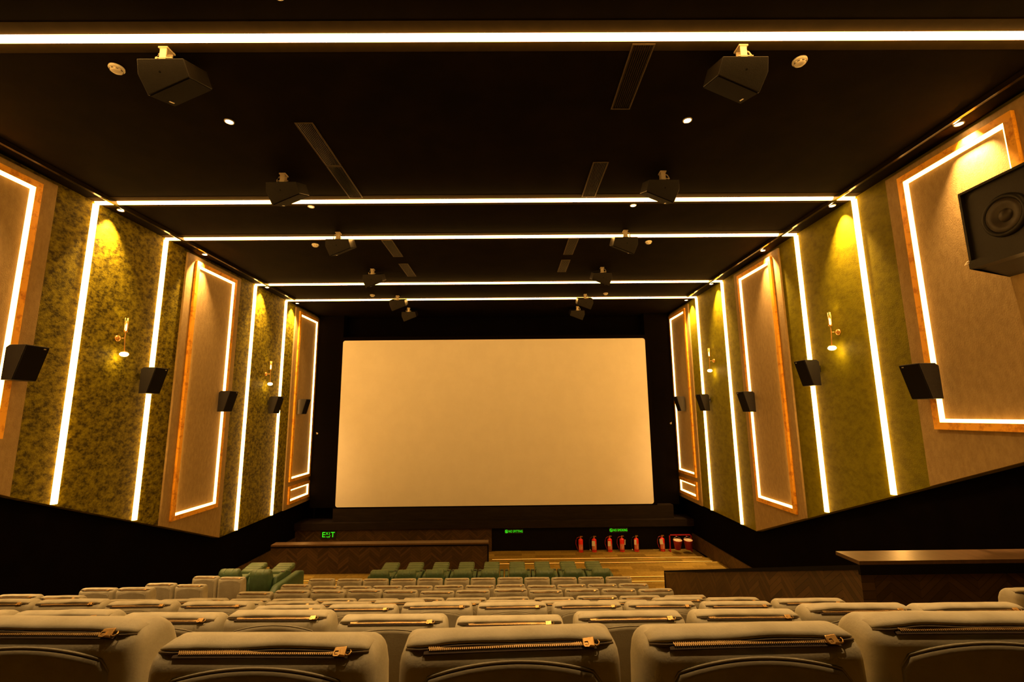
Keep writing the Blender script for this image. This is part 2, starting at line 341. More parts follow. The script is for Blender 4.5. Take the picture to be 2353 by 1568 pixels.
# ------------------------------------------------------------------ LED strips
YS = [2.60, 4.30, 8.049, 9.811, 13.465, 15.392]  # first strip is unseen, inferred from the spacing, added to light the nearest seats
names = ['added out of view behind the first speakers', 'nearest the seats, over the first ceiling speakers', 'second from the seats', 'third from the seats', 'fourth from the seats', 'closest to the screen']
def strip_profile(m, fn, a, b, wd, hgt):
    P = []
    for k in range(7):
        an = PI*k/6; P.append((wd/2*math.cos(an), hgt*math.sin(an)))
    m.prism(P, fn, a, b); return m
for i, y in enumerate(YS):
    t = thing('ceiling_led_strip', 'straight warm LED strip across the ceiling, ' + names[i], 'LED strip', (0, y, H), group='LED strips across the ceiling')
    xl = W - .02
    m = MB(); strip_profile(m, lambda p, q: (q, p[0], -p[1]-.004), -xl, xl, .095, .046); m.build('diffuser', 'led', t)
    MB().box((-xl, -.20, -.004), (xl, .20, 0)).build('channel_or_glow_band', 'glow_band', t)  # made-up flat band, added to catch a warm halo beside the strip
    for sgn in (-1, 1):
        zb = lowz(y) + .02
        side = 'left' if sgn < 0 else 'right'
        where = ['added with the unseen ceiling strip', 'above the nearest seats', 'on the near side of the brass sconce', 'beyond the first brass sconce', 'before the small far sconce', 'beyond the small far sconce'][i]
        t = thing('wall_led_strip', 'vertical warm LED strip on the %s wall, %s' % (side, where), 'LED strip', (sgn*W, y, zb), group='LED strips down the %s wall' % side)
        hh = H - .05 - zb
        m = MB(); strip_profile(m, lambda p, q: (-sgn*(p[1]+.003), p[0], q), 0, hh, .108, .058); m.build('diffuser', 'led', t)
        MB().box((-.003 if sgn > 0 else 0, -.056, 0), (0 if sgn > 0 else .003, .056, hh)).build('channel_or_glow_band', 'alu', t)

# ------------------------------------------------------------------ fabric panels with lit copper frames
def bay(sgn, y0, y1, frames, label, bottom):
    side = sgn
    t = thing('wall_panel', label, 'wall panel', (sgn*W, y0, 0), group='taupe wall panels with lit frames')
    X = lambda d: -sgn*d
    fn = lambda u, v, d: (X(d), u-y0, v)
    poly = [(y0, 3.88), (y0, bottom(y0)), (y1, bottom(y1)), (y1, 3.88)]
    if y0 < 12.74 < y1: poly = [(y0, 3.88), (y0, bottom(y0)), (12.74, -3.1), (y1, -3.1), (y1, 3.88)]
    MB().prism(poly, lambda p, d: fn(p[0], p[1], d), 0, .045).build('backing', 'taupe', t)
    for k, (a, b, c, d) in enumerate(frames):
        fw = .105
        fo = MB().frame(a, b, c, d, fw, fn, .045, .100).build('copper_frame' if k == 0 else 'small_copper_frame', 'copper', t)
        MB().box(*[tuple(f(x) for f, x in zip((min, min, min), zip(fn(a+fw, c+fw, .045), fn(b-fw, d-fw, .055)))),
                   tuple(f(x) for f, x in zip((max, max, max), zip(fn(a+fw, c+fw, .045), fn(b-fw, d-fw, .055))))]).build('inner_panel' if k == 0 else 'small_inner_panel', 'taupe', t)
        P = lambda e, dd: [fn(u, v, dd) for u, v in ((a+fw+e, c+fw+e), (b-fw-e, c+fw+e), (b-fw-e, d-fw-e), (a+fw+e, d-fw-e))]
        m = MB(); L = [[m.v(p) for p in r] for r in (P(0, .056), P(0, .096), P(.050, .056))]
        for A, B in ((L[0], L[1]), (L[1], L[2]), (L[2], L[0])):
            for q in range(4): m.face([A[q], A[(q+1) % 4], B[(q+1) % 4], B[q]])
        m.build('led_tape' if k == 0 else 'small_led_tape', 'bayled', t)
for sgn, side in ((-1, 'left'), (1, 'right')):
    bay(sgn, 4.95, 7.30, [(5.28, 7.02, -.28, 3.76)], 'tall taupe panel with lit copper frame on the %s wall, nearest the seats' % side, lowz)
    bay(sgn, 10.5, 12.68, [(10.76, 12.42, -2.27, 3.76)], 'tall taupe panel with lit copper frame in the middle of the %s wall' % side, lowz)
    bay(sgn, 16.12, 18.28, [(16.35, 17.98, -2.21, 3.78), (16.35, 17.98, -2.95, -2.36)], 'far taupe panel on the %s wall beside the screen, with tall and small lit frames' % side, lowz)

# ------------------------------------------------------------------ downlights
def downlight(x, y, label, watts, aim, ang, lens='lamp', group='recessed ceiling downlights', beam=True):
    t = thing('downlight', label, 'downlight', (x, y, H), group=group)
    n = 20; R = [[(r*math.cos(2*PI*i/n), r*math.sin(2*PI*i/n), z) for i in range(n)] for r, z in ((.052, 0), (.062, 0), (.060, -.012), (.050, -.014), (.046, -.004))]
    MB().rings(R, caps=False).build('ring', 'white', t, True)
    MB().lathe([(.045, -.001), (.045, -.006), (.03, -.012), (.005, -.014)], 20).build('lens', lens, t, True)
    if beam: spot(t, (0, 0, -.03), aim, watts, ang, 1.0 if ang < 1.6 else .6)
WY = [5.83, 8.38, 10.85, 13.8, 15.85]
wl = ['over the nearest panel', 'between the nearest panel and the sconce', 'over the middle panel', 'by the small far sconce', 'by the far panel']
for sgn, side in ((-1, 'left'), (1, 'right')):
    for y, s in zip(WY, wl):
        downlight(sgn*6.86, y, 'small bright downlight along the %s ceiling edge, %s' % (side, s), WASH_W, (sgn*.16, 0, -1), 1.3, group='downlights washing the walls')
downlight(-3.19, 5.7, 'bright recessed downlight beside the long dark ceiling vent behind speaker', DOWN_W, (0, 0, -1), 1.9)
downlight(3.02, 5.72, 'brightest recessed downlight, below the pale bracketed ceiling speaker on the right', DOWN_W, (0, 0, -1), 1.9)
downlight(2.97, 8.31, 'bright downlight just beyond the second ceiling strip, under a dark speaker', DOWN_W, (0, 0, -1), 1.9)
for y in (2.3, 3.8):  # unseen downlights, added to brighten the nearest seat tops
    for x, sd in ((-1.6, 'left'), (1.6, 'right')):
        downlight(x, y, 'added unseen downlight in the %s ceiling half above the %s' % (sd, 'nearest two rows' if y < 3 else 'third row'), DOWN_W*(1.6 if y < 3 else .15), (0, 0, -1), 1.3)
downlight(-3.18, 8.28, 'dim oval downlight just beyond the second ceiling strip', 0, (0, 0, -1), 1, 'lampdim', beam=False)

# ------------------------------------------------------------------ smoke detectors
for x, y, s in ((-3.88, 4.72, 'beside the nearest left speaker'), (3.89, 4.65, 'beside the nearest right speaker'), (-3.91, 10.24, 'left of centre past the third strip'),
                (3.83, 10.2, 'right of centre past the third strip'), (-3.92, 14.8, 'left of centre before the last strip'), (3.79, 14.82, 'right of centre before the last strip')):
    t = thing('smoke_detector', 'round white smoke detector on the black ceiling, ' + s, 'smoke detector', (x, y, H), group='ceiling smoke detectors')
    MB().lathe([(.075, 0), (.078, -.02), (.072, -.03)], 24).build('base', 'white', t, True)
    MB().lathe([(.062, -.03), (.060, -.045), (.045, -.058), (.015, -.062)], 24).build('sensor_head', 'white', t, True)
    m = MB()
    for k in range(8):
        m.T = Matrix.Rotation(k*PI/4, 4, 'Z'); m.box((.052, -.012, -.047), (.064, .012, -.036))
    m.build('vent_slots', 'lensdark', t)

# ------------------------------------------------------------------ air vents
def vent(x0, x1, y0, y1, label, n):
    t = thing('air_vent', label, 'air vent', (x0, y0, H), group='slotted ceiling air vents')
    w, l = x1-x0, y1-y0
    MB().frame(0, w, 0, l, .016, lambda u, v, d: (u, v, -d), 0, .012).build('vent_frame', 'ventframe', t)
    MB().box((.014, .014, -.002), (w-.014, l-.014, 0)).build('backing_plate', 'capblack', t)
    m = MB()
    for k in range(n):
        x = .026 + (w-.052)*k/(n-1); m.box((x-.0035, .016, -.010), (x+.0035, l-.016, -.003))
    m.build('grille', 'trim', t)
vent(-2.33, -2.08, 5.73, 6.82, 'long slotted ceiling vent on the left, the piece nearest the seats', 9)
vent(-2.33, -2.08, 6.84, 7.93, 'long slotted ceiling vent on the left, running into the second strip', 9)
vent(-2.32, -2.07, 10.0, 11.11, 'short ceiling vent on the left, just past the third strip', 9)
vent(-2.32, -2.07, 11.65, 12.77, 'short ceiling vent on the left, before the fourth strip', 9)
vent(1.92, 2.17, 4.40, 5.48, 'dark slotted ceiling vent on the right, just past the nearest strip', 9)
vent(1.92, 2.17, 6.76, 7.94, 'dark slotted ceiling vent on the right, running into the second strip', 9)
vent(1.94, 2.18, 9.97, 11.04, 'short ceiling vent on the right, just past the third strip', 9)
vent(1.94, 2.18, 11.43, 12.46, 'short ceiling vent on the right, before the fourth strip', 9)

# ------------------------------------------------------------------ ceiling speakers
def ceiling_speaker(sgn, y, label):
    t = thing('ceiling_speaker', label, 'speaker', (sgn*3.13, y-.06, H), 0, group='ceiling speakers')
    s = -sgn                                             # +1: grille looks towards +x
    T = Matrix.Translation((0, 0, -.17)) @ Matrix.Rotation(math.radians(21), 4, 'X') @ Matrix.Translation((0, 0, .17))
    Q = [(s*a, b) for a, b in [(-.245, -.17), (.245, -.17), (.285, -.35), (-.185, -.53), (-.26, -.32)]]
    m = MB(); m.T = T; m.prism(Q, lambda p, q: (p[0], q, p[1]), 0, .40); m.bevel(.006, 2); m.build('cabinet', 'spk', t)
    a, b = Vector((s*.285, 0, -.35)), Vector((s*-.185, 0, -.53)); d = (a-b).normalized(); nrm = Vector((-d.z, 0, d.x)); nrm = nrm if nrm.z < 0 else -nrm
    m = MB(); m.T = T; G = [b+d*.012, a-d*.012]
    c = [G[0]+nrm*.001, G[1]+nrm*.001, G[1]+nrm*.012, G[0]+nrm*.012]
    m.prism([(v.x, v.z) for v in c], lambda p, q: (p[0], q, p[1]), .012, .388); m.build('grille', 'grille', t)
    m = MB(); m.T = T; bb = b+d*.05+nrm*.012; b2 = b+d*.065+nrm*.012
    m.prism([(v.x, v.z) for v in (bb, b2, b2+nrm*.004, bb+nrm*.004)], lambda p, q: (p[0], q, p[1]), .24, .32); m.build('badge', 'badge', t)
    m = MB(); m.T = T; m.tube([(-.02*s, -.001, -.30), (-.02*s, -.004, -.30)], .012, 10); m.build('rear_screw', 'capblack', t)
    br = MB(); br.box((-.05, .02, -.02), (.05, .14, 0)); br.box((-.035, .03, -.16), (.035, .042, -.02)); br.box((-.035, .118, -.13), (.035, .13, -.02)); br.box((-.06, .05, -.155), (.06, .09, -.143))
    bo = br.build('bracket', 'bracket', t)
    MB().tube([(-.06, .036, -.135), (.10, .036, -.135)], .009).build('bolt', 'bracket', bo, True)
    MB().tube([(-.03*s, .10, -.01), (-.08*s, .08, -.05), (-.10*s, .07, -.10), (-.09*s, .06, -.15)], .009).build('cable', 'bracket', t, True)
CY = [4.45, 7.08, 9.55, 12.1, 14.95, 16.7]
cl = ['with pale bracket at the nearest strip', 'in front of the second strip', 'hanging at the third strip', 'in front of the fourth strip', 'in front of the last strip', 'closest to the screen']
for sgn, side in ((-1, 'left'), (1, 'right')):
    for y, s in zip(CY, cl): ceiling_speaker(sgn, y, 'black angled ceiling speaker, %s row, %s' % (side, s))

# ------------------------------------------------------------------ wall speakers
def wall_speaker(sgn, y, ztop, label):
    t = thing('wall_speaker', label, 'speaker', (sgn*W, y, ztop-.53), group='wall speakers')
    X = lambda d: -sgn*d
    P = [(.40, .53), (.155, .53), (.105, .49), (.105, 0), (.26, 0)]       # (distance from wall, height)
    m = MB(); m.prism([(X(a), b) for a, b in P], lambda p, q: (p[0], q, p[1]), -.18, .18); m.bevel(.006, 2); m.build('cabinet', 'spk', t)
    a, b = Vector((X(.40), 0, .53)), Vector((X(.26), 0, 0)); d = (a-b).normalized(); n = Vector((X(1)*abs(d.z), 0, -abs(d.x)))
    G = [b+d*.012+n*.001, a-d*.012+n*.001, a-d*.012+n*.012, b+d*.012+n*.012]
    m = MB(); m.prism([(v.x, v.z) for v in G], lambda p, q: (p[0], q, p[1]), -.17, .17); m.build('grille', 'grille', t)
    g = [a-d*.045+n*.012, a-d*.03+n*.012, a-d*.03+n*.015, a-d*.045+n*.015]
    m = MB(); m.prism([(v.x, v.z) for v in g], lambda p, q: (p[0], q, p[1]), .09, .125); m.build('badge', 'badge', t)
    br = MB(); dd = sorted((X(0), X(.012))); br.box((dd[0], -.05, .28), (dd[1], .05, .42)); br.box((min(X(.01), X(.108)), -.02, .33), (max(X(.01), X(.108)), .02, .37)); br.build('bracket', 'spk', t)
sl = ['nearest the seats', 'second from the seats, across an LED strip', 'third from the seats, at the middle panel', 'fourth from the seats, below the small sconce', 'closest to the screen']
for y, z, s in zip((7.03, 9.6, 12.2, 14.74, 16.75), (1.11, 1.03, .68, .64, .62), sl): wall_speaker(-1, y, z, 'black wedge speaker on the left wall, ' + s)
for y, z, s in zip((6.96, 9.58, 12.2, 14.95, 17.02), (.70, 1.06, .54, .59, .60), sl): wall_speaker(1, y, z, 'black wedge speaker on the right wall, ' + s)

# ------------------------------------------------------------------ bass speaker
t = thing('bass_speaker', 'big square bass speaker with bare round cone, high on the right wall panel', 'speaker', (W, 5.19, 1.79))
fx = lambda u, v, d: (-d, u, v)
y0, y1 = -.46, .47
MB().box((-.50, y0, .07), (-.10, y1, 1.02)).build('cabinet', 'spk', t)
MB().frame(y0, y1, .07, 1.02, .03, fx, .50, .56).build('front_rim', 'spk', t)
m = MB(); m.prism([(y0+.03, .10), (y1-.03, .10), (y1-.03, .86), (y1-.16, .99), (y0+.16, .99), (y0+.03, .86)], lambda p, q: (-q, p[0], p[1]), .50, .515); m.build('baffle', 'spk', t)
def disc_x(prof, n=40, c=(0, .52)):
    m = MB(); R = [[(-d, c[0]+r*math.cos(2*PI*i/n), c[1]+r*math.sin(2*PI*i/n)) for i in range(n)] for r, d in prof]; return m.rings(R, caps=False)
wf = disc_x([(.262, .515), (.260, .535), (.245, .552), (.225, .556), (.206, .545), (.203, .52)]).build('woofer_surround', 'rubber', t, True)
disc_x([(.206, .535), (.20, .548), (.14, .532), (.08, .517)]).build('woofer_cone', 'cone', t, True)
disc_x([(.085, .508), (.08, .522), (.06, .538), (.03, .547), (.004, .55)]).build('dust_cap', 'cone', wf, True)
m = MB(); m.prism([(0, .0), (.56, .0), (.56, .07), (.52, .07), (.52, .03), (0, -.12)], lambda p, q: (-p[0], q, p[1]), y0-.01, y1+.01); m.build('shelf_bracket', 'spk', t)
MB().tube([(-.54, y1-.01, .10), (-.54, y1+.03, .10), (-.54, y1+.085, .075)], [.022, .018, .002]).build('bolt', 'badge', t, True)

# ------------------------------------------------------------------ sconces
def sconce(sgn, y, z, label, power):
    t = thing('wall_sconce', label, 'wall lamp', (sgn*W, y, z), group='brass wall sconces')
    X = lambda d: -sgn*d
    m = MB(); n = 20; R = [[(X(d), r*math.cos(2*PI*i/n), r*math.sin(2*PI*i/n)) for i in range(n)] for r, d in ((.058, 0), (.06, .01), (.055, .028), (.02, .034))]
    m.rings(R); m.build('mount_plate', 'brass', t, True)
    MB().tube([(X(.03), 0, 0), (X(.15), .0, 0)], .007).build('arm', 'brass', t, True)
    MB().tube([(X(.15), .03, -.26), (X(.15), 0, 0), (X(.15), -.0, .22)], .008).build('rod', 'brass', t, True)
    m = MB(); R = []
    n = 12
    for k in range(6):
        a = 2*PI*k/6; c = (X(.15)+.026*math.cos(a), .026*math.sin(a))
        m.tube([(c[0], c[1], .13), (c[0], c[1], .40-.06*(k % 2))], .006, 6)
    m.lathe([(.028, .12), (.032, .13), (.032, .145), (.01, .145)], 14, (X(.15), 0, 0)); m.build('lamp_cage', 'brass', t, True)
    MB().tube([(X(.15), 0, .15), (X(.15), 0, .17), (X(.15), 0, .26), (X(.15), 0, .30)], [.008, .014, .013, .004]).build('bulb', 'bulb', t, True)
    MB().lathe([(.01, -.25), (.05, -.262), (.062, -.275)], 20, (X(.15), .03, 0)).build('lamp_cap', 'brass', t, True)
    MB().ball((X(.15), .03, -.31), .072, .072, .045, 20, 10).build('globe', 'globe', t, True)
    for dz, pw, aim in ((-.37, power, (sgn*.9, 0, -.6)), (.42, power*.35, (sgn*.8, 0, .75))):
        l = spot(t, (X(.15), .0, dz), aim, pw, 1.9, 1.0, .05, (1, .58, .10)); l.name = 'lamp_glow'; l.data.name = 'lamp_glow'
for sgn, side in ((-1, 'left'), (1, 'right')):
    sconce(sgn, 8.88, 1.54, 'brass stick sconce with glowing globe on the %s wall, nearer the seats' % side, 7)
    sconce(sgn, 14.44, 1.33 if sgn < 0 else 1.62, 'small far brass sconce with glowing globe on the %s wall, nearer the screen' % side, 7)

# ------------------------------------------------------------------ small fittings at the wall ends
for sgn, z, side in ((-1, -.64, 'left'), (1, -.39, 'right')):
    t = thing('wall_hook', 'tiny pale metal hook on the black edge at the %s of the screen' % side, 'hook', (sgn*6.76, 17.95, z), group='hooks beside the screen')
    m = MB(); n = 12; m.rings([[(r*math.cos(2*PI*i/n), d, r*math.sin(2*PI*i/n)) for i in range(n)] for r, d in ((.035, 0), (.035, -.012), (.01, -.016))]); m.build('mount_plate', 'bracket', t, True)
    MB().tube([(0, -.01, 0), (0, -.06, 0), (0, -.09, .03), (0, -.09, .05)], .012).build('peg', 'bracket', t, True)

# ------------------------------------------------------------------ lit signs
def sign(x, z, w_, h_, label):
    t = thing('lit_sign', label, 'sign', (x, 17.55, z))
    return t
t = thing('exit_sign', 'green lit EXIT sign on the chevron stage front', 'sign', (-5.99, 17.55, -4.20))
MB().box((-.27, -.035, -.14), (.27, 0, .13)).build('sign_board', 'signbox', t)
text_mesh('lettering', 'E', .255, 'sign', t, (-.165, -.037, -.01), sx=1.0)
text_mesh('lettering', 'X', .130, 'sign', t, (-.045, -.037, .036), sx=1.05)
text_mesh('lettering', 'I', .130, 'sign', t, (.042, -.037, .036), sx=1.2)
text_mesh('lettering', 'T', .255, 'sign', t, (.165, -.037, -.01), sx=1.0)
m = MB()      # running figure and arrow
for a, b in (((-.075, -.088), (-.045, -.070)), ((-.045, -.070), (.0, -.082)), ((.0, -.082), (.045, -.062)), ((.0, -.082), (-.01, -.108)), ((.035, -.065), (.05, -.105))):
    m.tube([(a[0], -.038, a[1]), (b[0], -.038, b[1])], .007, 6)
m.ball((.065, -.038, -.045), .013, .008, .015, 10, 6)
m.build('running_figure', 'sign', t)
def no_sign(x, word, label, slash):
    t = thing('notice_sign', label, 'sign', (x, 17.62, -4.18), group='green notices on the black stage front')
    MB().box((-.34, -.03, -.085), (.34, 0, .085)).build('sign_board', 'signbox', t)
    text_mesh('lettering', 'NO ' + word, .112, 'sign', t, (.068, -.032, -.004), sx=.69 if len(word) < 8 else .72)
    m = MB(); n = 24
    m.rings([[(-.265+r*math.cos(2*PI*i/n), d, r*math.sin(2*PI*i/n)) for i in range(n)] for r, d in ((.058, -.031), (.058, -.036), (.046, -.036), (.046, -.031))], caps=False)
    m.T = Matrix.Translation((-.265, -.034, 0)) @ Matrix.Rotation(PI/4, 4, 'Y'); m.box((-.05, -.003, -.005), (.05, .003, .005))
    m.T = Matrix.Translation((-.265, -.034, 0))
    if slash == 'smoke': m.box((-.035, -.002, -.008), (.025, .002, .004))
    else: m.ball((-.008, 0, .012), .018, .003, .02, 10, 6); m.box((-.02, -.002, -.035), (.006, .002, -.005)); m.box((.016, -.002, -.02), (.03, .002, -.008))
    m.build('pictogram', 'sign', t)
no_sign(.69, 'SPITTING', 'green lit NO SPITTING sign on the black stage front', 'spit')
no_sign(4.49, 'SMOKING', 'green lit NO SMOKING sign above the red extinguishers', 'smoke')

# ------------------------------------------------------------------ fire extinguishers
def extinguisher(x, y, rz, tagpos, hose, label):
    t = thing('fire_extinguisher', label, 'fire extinguisher', (x, y, FL), rz, group='red fire extinguishers at the stage front')
    MB().lathe([(.078, .0), (.084, .01), (.084, .045), (.078, .05), (.080, .055), (.080, .40), (.072, .425), (.045, .445), (.024, .45), (.022, .47)], 24).build('cylinder', 'red', t, True)
    MB().lathe([(.0855, .045), (.0855, .058)], 24).build('foot_band', 'hose', t, True)
    n = 20; a0 = -PI*.5
    m = MB(); R = [[(.0812*math.cos(a0+(k/n-.5)*2.2), .0812*math.sin(a0+(k/n-.5)*2.2), z) for k in range(n+1)] for z in (.09, .27)]
    m.rings(R, closed=False, caps=False); m.build('printed_label', 'lbl', t, True)
    v = MB(); v.lathe([(.024, .47), (.028, .475), (.026, .505), (.014, .512)], 14); v.box((-.015, -.012, .505), (.075, .012, .517)); v.box((-.01, -.012, .525), (.065, .012, .537)); v.box((-.02, -.01, .5), (-.004, .01, .54)); v.build('valve', 'brass', t)
    pts = [(-.02, 0, .49), (-.07, 0, .50), (-.13, -.005, .47), (-.165, -.01, .40), (-.175, -.01, .28), (-.165 if hose != 'red' else -.135, -.01, .15), (-.155 if hose != 'red' else -.115, -.01, .09)]
    MB().tube(pts, .010, 8).build('hose', 'redframe' if hose == 'red' else 'hose', t, True)
    MB().tube([pts[-1], (pts[-1][0]+.006, -.01, .03)], [.011, .014], 8).build('nozzle', 'bracket' if hose != 'red' else 'hose', t, True)
    if tagpos:
        px, py, w_, h_, zz, tilt = tagpos
        m = MB(); m.T = Matrix.Translation((px, py, zz)) @ Matrix.Rotation(tilt, 4, 'Y'); m.box((-w_/2, -.0015, -h_/2), (w_/2, .0015, h_/2)); m.build('paper_tag', 'cream', t)
EX = [(1335, .0, None, 'red', 'red extinguisher without a paper tag, at the far end from the buckets'),
      (1366, .0, (-.03, -.089, .115, .17, .30, .03), 'black', 'red extinguisher with square paper tag and long black hose, second from the bare one'),
      (1402, .05, (-.04, -.089, .10, .17, .29, .05), 'red', 'red extinguisher with tilted tag and bright red curved hose, third in line'),
      (1430, .0, (.105, -.03, .03, .18, .32, .06), 'red', 'red extinguisher with paper tag hanging beside it, below the NO SMOKING sign'),
      (1463, .05, (-.055, -.086, .075, .17, .33, .04), 'black', 'red extinguisher with narrow tag on one side, fifth in line'),
      (1523, .05, (-.06, -.10, .115, .18, .34, -.10), 'red', 'red extinguisher with big tilted tag, right beside the red bucket stand')]
for px, tl, tg, hs, lb in EX:
    d = at(px, 1267, 1) - CAM; P = CAM + d*(17.40/d.y)
    extinguisher(P.x, 17.40, random.uniform(-.15, .15), tg, hs, lb)

# ------------------------------------------------------------------ bucket stand
t = thing('bucket_stand', 'red steel stand holding two fire buckets at the end of the stage front', 'stand', (6.62, 17.28, FL))
m = MB(); q = .035
m.box((-.40, 0, 0), (-.40+q, q, .58)); m.box((.40-q, 0, 0), (.40, q, .58)); m.box((-.40, 0, .58-q), (.40, q, .58)); m.build('frame', 'redframe', t)
for s in (-1, 1): MB().box((s*.3825-.0175, -.03, 0), (s*.3825+.0175, .22, .03)).build('foot', 'redframe', t)
for s in (-1, 1): MB().tube([(s*.185, .01, .56), (s*.185, -.10, .555), (s*.185, -.165, .545), (s*.185, -.19, .56)], .006).build('hook', 'redframe', t, True)
for s, nm in ((-1, 'nearer the extinguisher'), (1, 'nearer the side wall')):
    t = thing('fire_bucket', 'round red fire bucket with white inside, hung on the stand, %s' % nm, 'bucket', (6.62+s*.185, 17.095, FL+.125), group='red fire buckets')
    tilt = Matrix.Rotation(.12, 4, 'X')
    n = 28; m = MB(); m.T = tilt; pr = [(.05, .0), (.095, .012), (.15, .31), (.158, .32), (.158, .328), (.146, .328)]
    m.rings([[(r*math.cos(2*PI*i/n), r*math.sin(2*PI*i/n), z) for i in range(n)] for r, z in pr], caps=False); m.build('pail', 'redbkt', t, True)
    m = MB(); m.T = tilt; m.rings([[(r*math.cos(2*PI*i/n), r*math.sin(2*PI*i/n), z) for i in range(n)] for r, z in ((.147, .327), (.135, .30), (.01, .29))], caps=False); m.build('sand_fill', 'cream', t, True)
    MB().tube([(-.152, .0, .32), (-.11, .02, .38), (-.03, .03, .415), (0, .018, .425), (.03, .03, .415), (.11, .02, .38), (.152, 0, .32)], .005).build('bail_handle', 'badge', t, True)

# ------------------------------------------------------------------ half walls
t = thing('half_wall', 'long low chevron wood half wall with brown top in front of the stage', 'half wall', (-3.38, 14.75, -4.66))
MB().box((-3.28, 0, 0), (3.27, .28, .80)).build('body', 'chev_x', t)
MB().box((-3.28, -.02, .80), (3.27, .30, .845)).build('top_board', 'captop', t)
m = MB(); m.box((-3.28, -.025, .76), (3.28, -.001, .80)); m.box((3.24, -.012, 0), (3.285, -.001, .76)); m.build('edge_trim', 'capblack', t)
t = thing('half_wall', 'chevron wood half wall on the right around the entry, sloping along the aisle, shiny counter', 'half wall', (4.27, 5.2, FL))
zt = lambda y: -1.66 + (y-5.2)*(-3.80+1.66)/(11.82-5.2) - FL
m = MB(); m.prism([(0, 0), (6.62, 0), (6.62, zt(11.82)), (0, zt(5.2))], lambda p, q: (q, p[0], p[1]), 0, .14); m.build('aisle_panel', 'chev_y', t)
m = MB(); m.prism([(-.02, zt(5.2)), (6.63, zt(11.82)), (6.63, zt(11.82)+.05), (-.02, zt(5.2)+.05)], lambda p, q: (q, p[0], p[1]), -.015, .155); m.build('aisle_cap', 'capblack', t)
MB().box((6.0-6.0-.012, 6.60, 0), (-.001, 6.645, zt(11.82))).build('end_trim', 'capblack', t)
MB().box((.142, 0, 0), (XO-4.27, .14, zt(5.2)-.002)).build('front_panel', 'chev_x', t)
MB().box((-.02, -.03, zt(5.2)+.052), (XO-4.27, .33, zt(5.2)+.09)).build('counter_top', 'captop', t)
MB().box((-.022, -.032, zt(5.2)-.05), (XO-4.27, -.001, zt(5.2)+.051)).build('counter_edge', 'capblack', t)

# ------------------------------------------------------------------ lit step edges
for (y, z, _), s in zip(STEPS, ('nearest the green recliners', 'second from the recliners', 'second from the stage', 'closest to the stage')):
    if y < 14.7: x0, x1 = -6.9, 6.9
    else: x0, x1 = -.05, 6.95
    t = thing('step_light', 'thin amber light line along a carpeted step edge, ' + s, 'step light', (0, y, z), group='amber step lights')
    MB().box((x0, -.022, .0), (x1, .0, .012)).build('light_line', 'step', t)
    MB().box((x0, -.04, .0), (x1, -.022, .010)).build('nosing', 'capblack', t)

